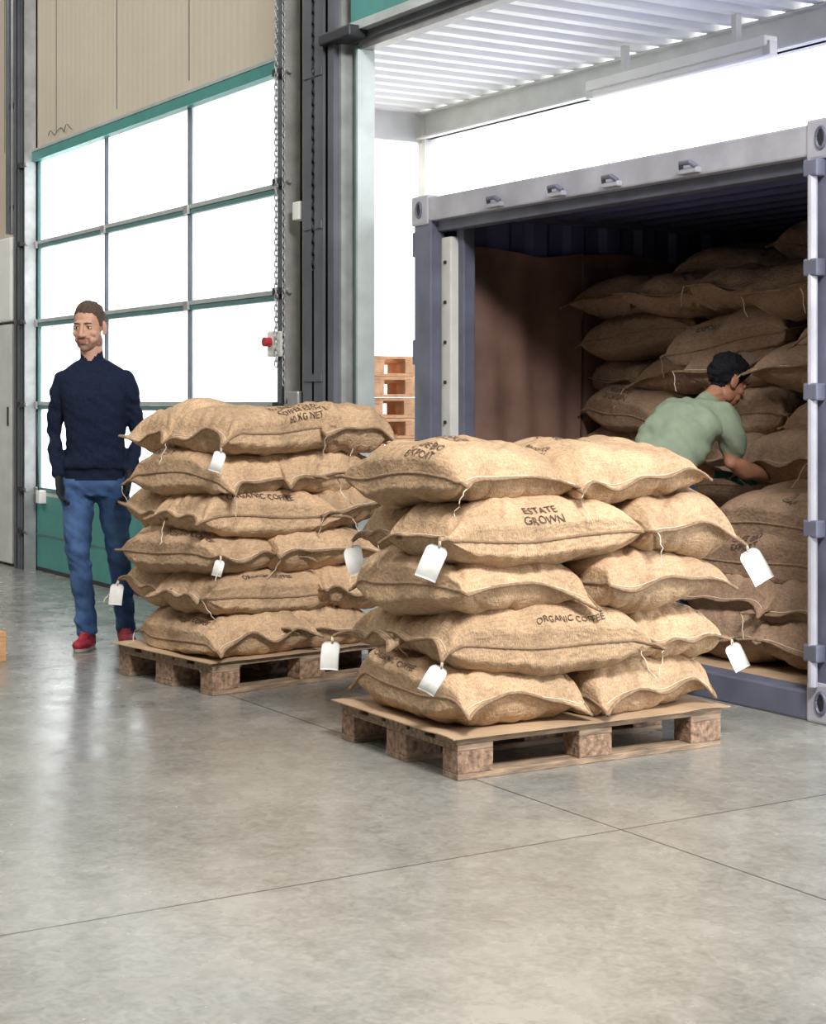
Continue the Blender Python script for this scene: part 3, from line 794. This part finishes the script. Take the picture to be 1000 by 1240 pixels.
def head_xf(c, f, roll=0., sc=1.):
    f = Vector(f).normalized(); y = -f; z = Vector((roll, 0, 1)); z = (z-y*z.dot(y)).normalized(); x = y.cross(z)
    m = Matrix((x*sc, y*sc, z*sc)).transposed().to_4x4(); m.translation = Vector(c); return m
def shoe(ankle, toe_dir, zf=0., mats=('shoe', 'sole')):
    t = Vector(toe_dir).normalized(); a = Vector(ankle); s = Vector((-t.y, t.x, 0)); B = Body()
    g = lambda d, h: Vector((a.x+t.x*d, a.y+t.y*d, zf+h))
    B.slab([(g(-.075, .0), s, .025, t, .02), (g(-.075, .01), s, .03, t, .025), (g(-.07, .06), s, .028, t, .025), (g(-.06, .10), s, .03, t, .03)], 'a')
    R = Matrix((t, s, Vector((0, 0, 1)))).transposed()
    B.ell(g(-.035, .045), (.062, .038, .045), 'a', R); B.ell(g(.03, .042), (.085, .040, .042), 'a', R); B.ell(g(.11, .032), (.085, .047, .032), 'a', R)
    B.ell(g(.0, .085), (.055, .036, .03), 'a', R); B.ell(g(-.02, .105), (.042, .038, .03), 'a', R)
    B.ell(g(.055, .065), (.06, .03, .025), 'a', R)
    n = 24; vs = []
    for h in (0., .022):
        for j in range(n):
            th = 2*math.pi*j/n; u = math.cos(th); v = math.sin(th); wd = .046 if u > 0 else .036
            vs.append(g(.05+.14*u, h)+s*wd*math.copysign(abs(v)**.8, v))
    fs = [(j, (j+1) % n, n+(j+1) % n, n+j) for j in range(n)]+[tuple(range(n))[::-1], tuple(range(n, 2*n))]
    B.b.add(vs, fs, 'skin')
    def ov(FC, lab, m): lab[:] = np.where(FC[:, 2] < zf+.018, 1, 0); return lab
    def post(V, N_): V = V.copy(); V[:, 2] = np.maximum(V[:, 2], zf+.001); return V
    e = MB()
    for q in range(4):
        d = .03+.022*q; e.tube([g(d, .098-.010*q)+s*.02, g(d+.004, .106-.010*q), g(d, .098-.010*q)-s*.02], .003, 'sole', 6)
    return (B.finish(.006, 2, ['a', 'b'], post, ov), list(mats)), e

# --- standing man (local: x image-right, -y toward viewer)
B = Body(); X = (1, 0, 0); Yd = (0, 1, 0)
B.slab([((.0, .02, .80), X, .13, Yd, .10), ((.005, .02, .86), X, .160, Yd, .112), ((.008, .015, .93), X, .158, Yd, .106), ((.01, .01, 1.0), X, .145, Yd, .095)], 'j')
B.slab([((.008, .012, .945), X, .168, Yd, .120), ((.01, .01, .97), X, .168, Yd, .120), ((.012, .005, 1.08), X, .150, Yd, .108), ((.012, .0, 1.20), X, .160, Yd, .116), ((.01, .0, 1.33), X, .180, Yd, .118), ((.005, .005, 1.41), X, .188, Yd, .095), ((.0, .01, 1.465), X, .150, Yd, .075), ((-.003, .014, 1.51), X, .085, Yd, .064)], 's')
B.limb([(-.003, .014, 1.49), (-.005, .012, 1.505)], [.068, .063], 's')
B.limb([(-.005, .012, 1.47), (-.012, .0, 1.63)], [.061, .059], 'k')
B.limb([(-.160, .005, 1.41), (-.182, .01, 1.34), (-.210, .03, 1.15), (-.196, .0, 1.04), (-.174, -.035, .925)], [.050, .051, .043, .040, .031], 's')
B.limb([(.170, .005, 1.41), (.192, .015, 1.34), (.222, .05, 1.16), (.218, .02, 1.04), (.20, -.03, .93)], [.050, .051, .043, .040, .031], 's')
B.limb([(-.080, .02, .86), (-.082, .01, .72), (-.078, -.012, .50), (-.062, .012, .36), (-.045, .02, .20), (-.035, .02, .10)], [.092, .083, .062, .060, .053, .056], 'j')
B.limb([(.092, .03, .86), (.105, .05, .72), (.118, .05, .50), (.128, .12, .36), (.135, .17, .20), (.135, .19, .10)], [.092, .083, .062, .060, .053, .056], 'j')
def reg(x, y, z):
    if z > 1.5: return 0.
    if z > 1.33: return .005
    if z < .9 and abs(x) < .18: return .014 if (z < .28 or .4 < z < .6 or z > .78) else .009
    return .012 if (abs(x) > .16 or z < 1.08) else .008
body = (B.finish(.008, 3, ['j', 's', 'k'], lambda V, N_: fold(V, N_, .006, reg=reg)), ['jeans', 'navy', 'skin'])
hx = head_xf((-.018, -.012, 1.686), (-.20, -.97, -.10), sc=1.06)
hd, hm, hex_ = head_mesh('hair', 'skin', True, hx)
h1 = (hand_mesh((-.170, -.040, .90), (.14, -.12, -1), (.8, -.2, 0), -1, .42), ['glove'])
h2 = (hand_mesh((.197, -.04, .905), (-.1, -.2, -1), (-.8, -.2, 0), 1, .42), ['glove'])
s1, e1 = shoe((-.035, .02, 0), (-.05, -1, 0)); s2, e2 = shoe((.135, .19, 0), (.30, -1, 0))
combine('standing_man', [body, (hd, hm), h1, h2, s1, s2], [hex_, e1, e2], (-8.38, 3.213, 0), RZ)

# --- bending man in the container
f = Vector((.7, .7, 0)).normalized(); rt = Vector((.7, -.7, 0)).normalized(); zc = .12
B = Body()
P = Vector((-.17, -.02, 0))
B.slab([(P+Vector((0, 0, .84)), rt, .15, f, .115), (P+Vector((0, 0, .92)), rt, .165, f, .12), (P+f*.03+Vector((0, 0, 1.0)), rt, .145, (f*.8+Vector((0, 0, -.5))), .105)], 'j')
d1 = f*.75-Vector((0, 0, .6))
B.slab([(P+f*.0+Vector((0, 0, .95)), rt, .175, d1, .130), (P+f*.06+Vector((0, 0, 1.03)), rt, .165, d1, .125), (P+f*.14+Vector((0, 0, 1.13)), rt, .185, d1, .135), (P+f*.23+Vector((0, 0, 1.205)), rt, .20, d1, .13), (P+f*.30+Vector((0, 0, 1.245)), rt, .175, d1, .105), (P+f*.345+Vector((0, 0, 1.27)), rt, .09, d1, .075)], 't')
B.limb([P+f*.32+Vector((0, 0, 1.255)), P+f*.44+Vector((.03, 0, 1.34))], [.056, .055], 'k')
sh = P+f*.29+rt*.175+Vector((0, 0, 1.225))
B.limb([sh, sh+Vector((.025, .01, -.08)), sh+Vector((.035, .03, -.15))], [.066, .064, .062], 't')
B.limb([sh, sh+Vector((.030, .03, -.21)), sh+Vector((.12, .09, -.262)), sh+Vector((.225, .15, -.285))], [.047, .045, .042, .030], 'k')
shl = P+f*.30-rt*.175+Vector((0, 0, 1.225))
B.limb([shl, shl+Vector((.05, .04, -.14))], [.066, .062], 't')
B.limb([shl, shl+Vector((.08, .05, -.22)), shl+Vector((.26, .05, -.285))], [.045, .042, .029], 'k')
for sg in (1, -1):
    h = P+rt*.09*sg+Vector((0, 0, .88)); fo = f*(.03 if sg > 0 else .10)
    B.limb([h, h+f*.06+Vector((0, 0, -.22)), h+f*.08+fo*.5+Vector((0, 0, -.40)), h+f*.03+fo+Vector((0, 0, -.56)), h+fo+Vector((0, 0, -.68))], [.10, .088, .067, .062, .056], 'j')
body = (B.finish(.008, 3, ['j', 't', 'k'], lambda V, N_: fold(V, N_, .008, sx=6, sz=10, seed=4, reg=lambda x, y, z: .016 if z > .93 and z < 1.33 else .006)), ['jeans2', 'green', 'skin2'])
hx = head_xf(P+f*.50+Vector((.035, -.02, 1.395)), (.86, .38, -.45))
hd, hm, hex_ = head_mesh('hair2', 'skin2', False, hx, 'long')
wr = sh+Vector((.235, .155, -.287)); h1 = (hand_mesh(wr, (1, .4, -.10), (.1, 0, -1), 1, .25, 1.08), ['glove2'])
wl = shl+Vector((.27, .05, -.287)); h2 = (hand_mesh(wl, (1, .1, -.10), (0, 0, -1), -1, .25, 1.08), ['glove2'])
ext = [hex_]; prt = [body, (hd, hm), h1, h2]
for sg in (1, -1):
    fo = f*(.03 if sg > 0 else .10); a = P+rt*.09*sg+fo
    s_, e_ = shoe((a.x, a.y, 0), f, zf=zc, mats=('dark', 'dark')); prt.append(s_); ext.append(e_)
combine('bending_man', prt, ext, (-6.02, 5.277, 0), RZ)

# ------------------------------------------------------------------ lights
w = bpy.data.worlds.new('World'); scene.world = w; w.use_nodes = True
w.node_tree.nodes['Background'].inputs[0].default_value = (.94, .97, 1, 1); w.node_tree.nodes['Background'].inputs[1].default_value = 5.2
def area(name, loc, tgt, sx, sy, e, col):
    l = bpy.data.lights.new(name, 'AREA'); l.shape = 'RECTANGLE'; l.size = sx; l.size_y = sy; l.energy = e; l.color = col
    o = bpy.data.objects.new(name, l); COL.objects.link(o); o.location = loc
    o.rotation_euler = (Vector(tgt)-Vector(loc)).to_track_quat('-Z', 'Y').to_euler(); return o
area('added_hall_light', (-.8, 2.2, 5.2), (-5, 3, .6), 1.6, 1.0, 620, (1, .97, .93))  # unseen light added to brighten the sack stacks
area('added_hall_light.001', (-7.5, -.5, 6.2), (-7.5, 1.5, 0), 4, 3, 150, (1, .98, .95))  # added overhead fill, no fitting behind it
area('added_hall_light.002', (-12, .5, 6.2), (-11.5, 2, 0), 3, 3, 170, (1, .98, .95))  # added overhead fill for the left end of the hall

cam = bpy.data.cameras.new('camera'); co = bpy.data.objects.new('camera', cam); COL.objects.link(co)
co.location = (0, 0, 1.3); co.rotation_euler = (math.pi/2, 0, RZ)
cam.sensor_fit = 'HORIZONTAL'; cam.sensor_width = 36; cam.lens = 36*2.036; cam.shift_y = -.135; cam.clip_end = 300
scene.camera = co
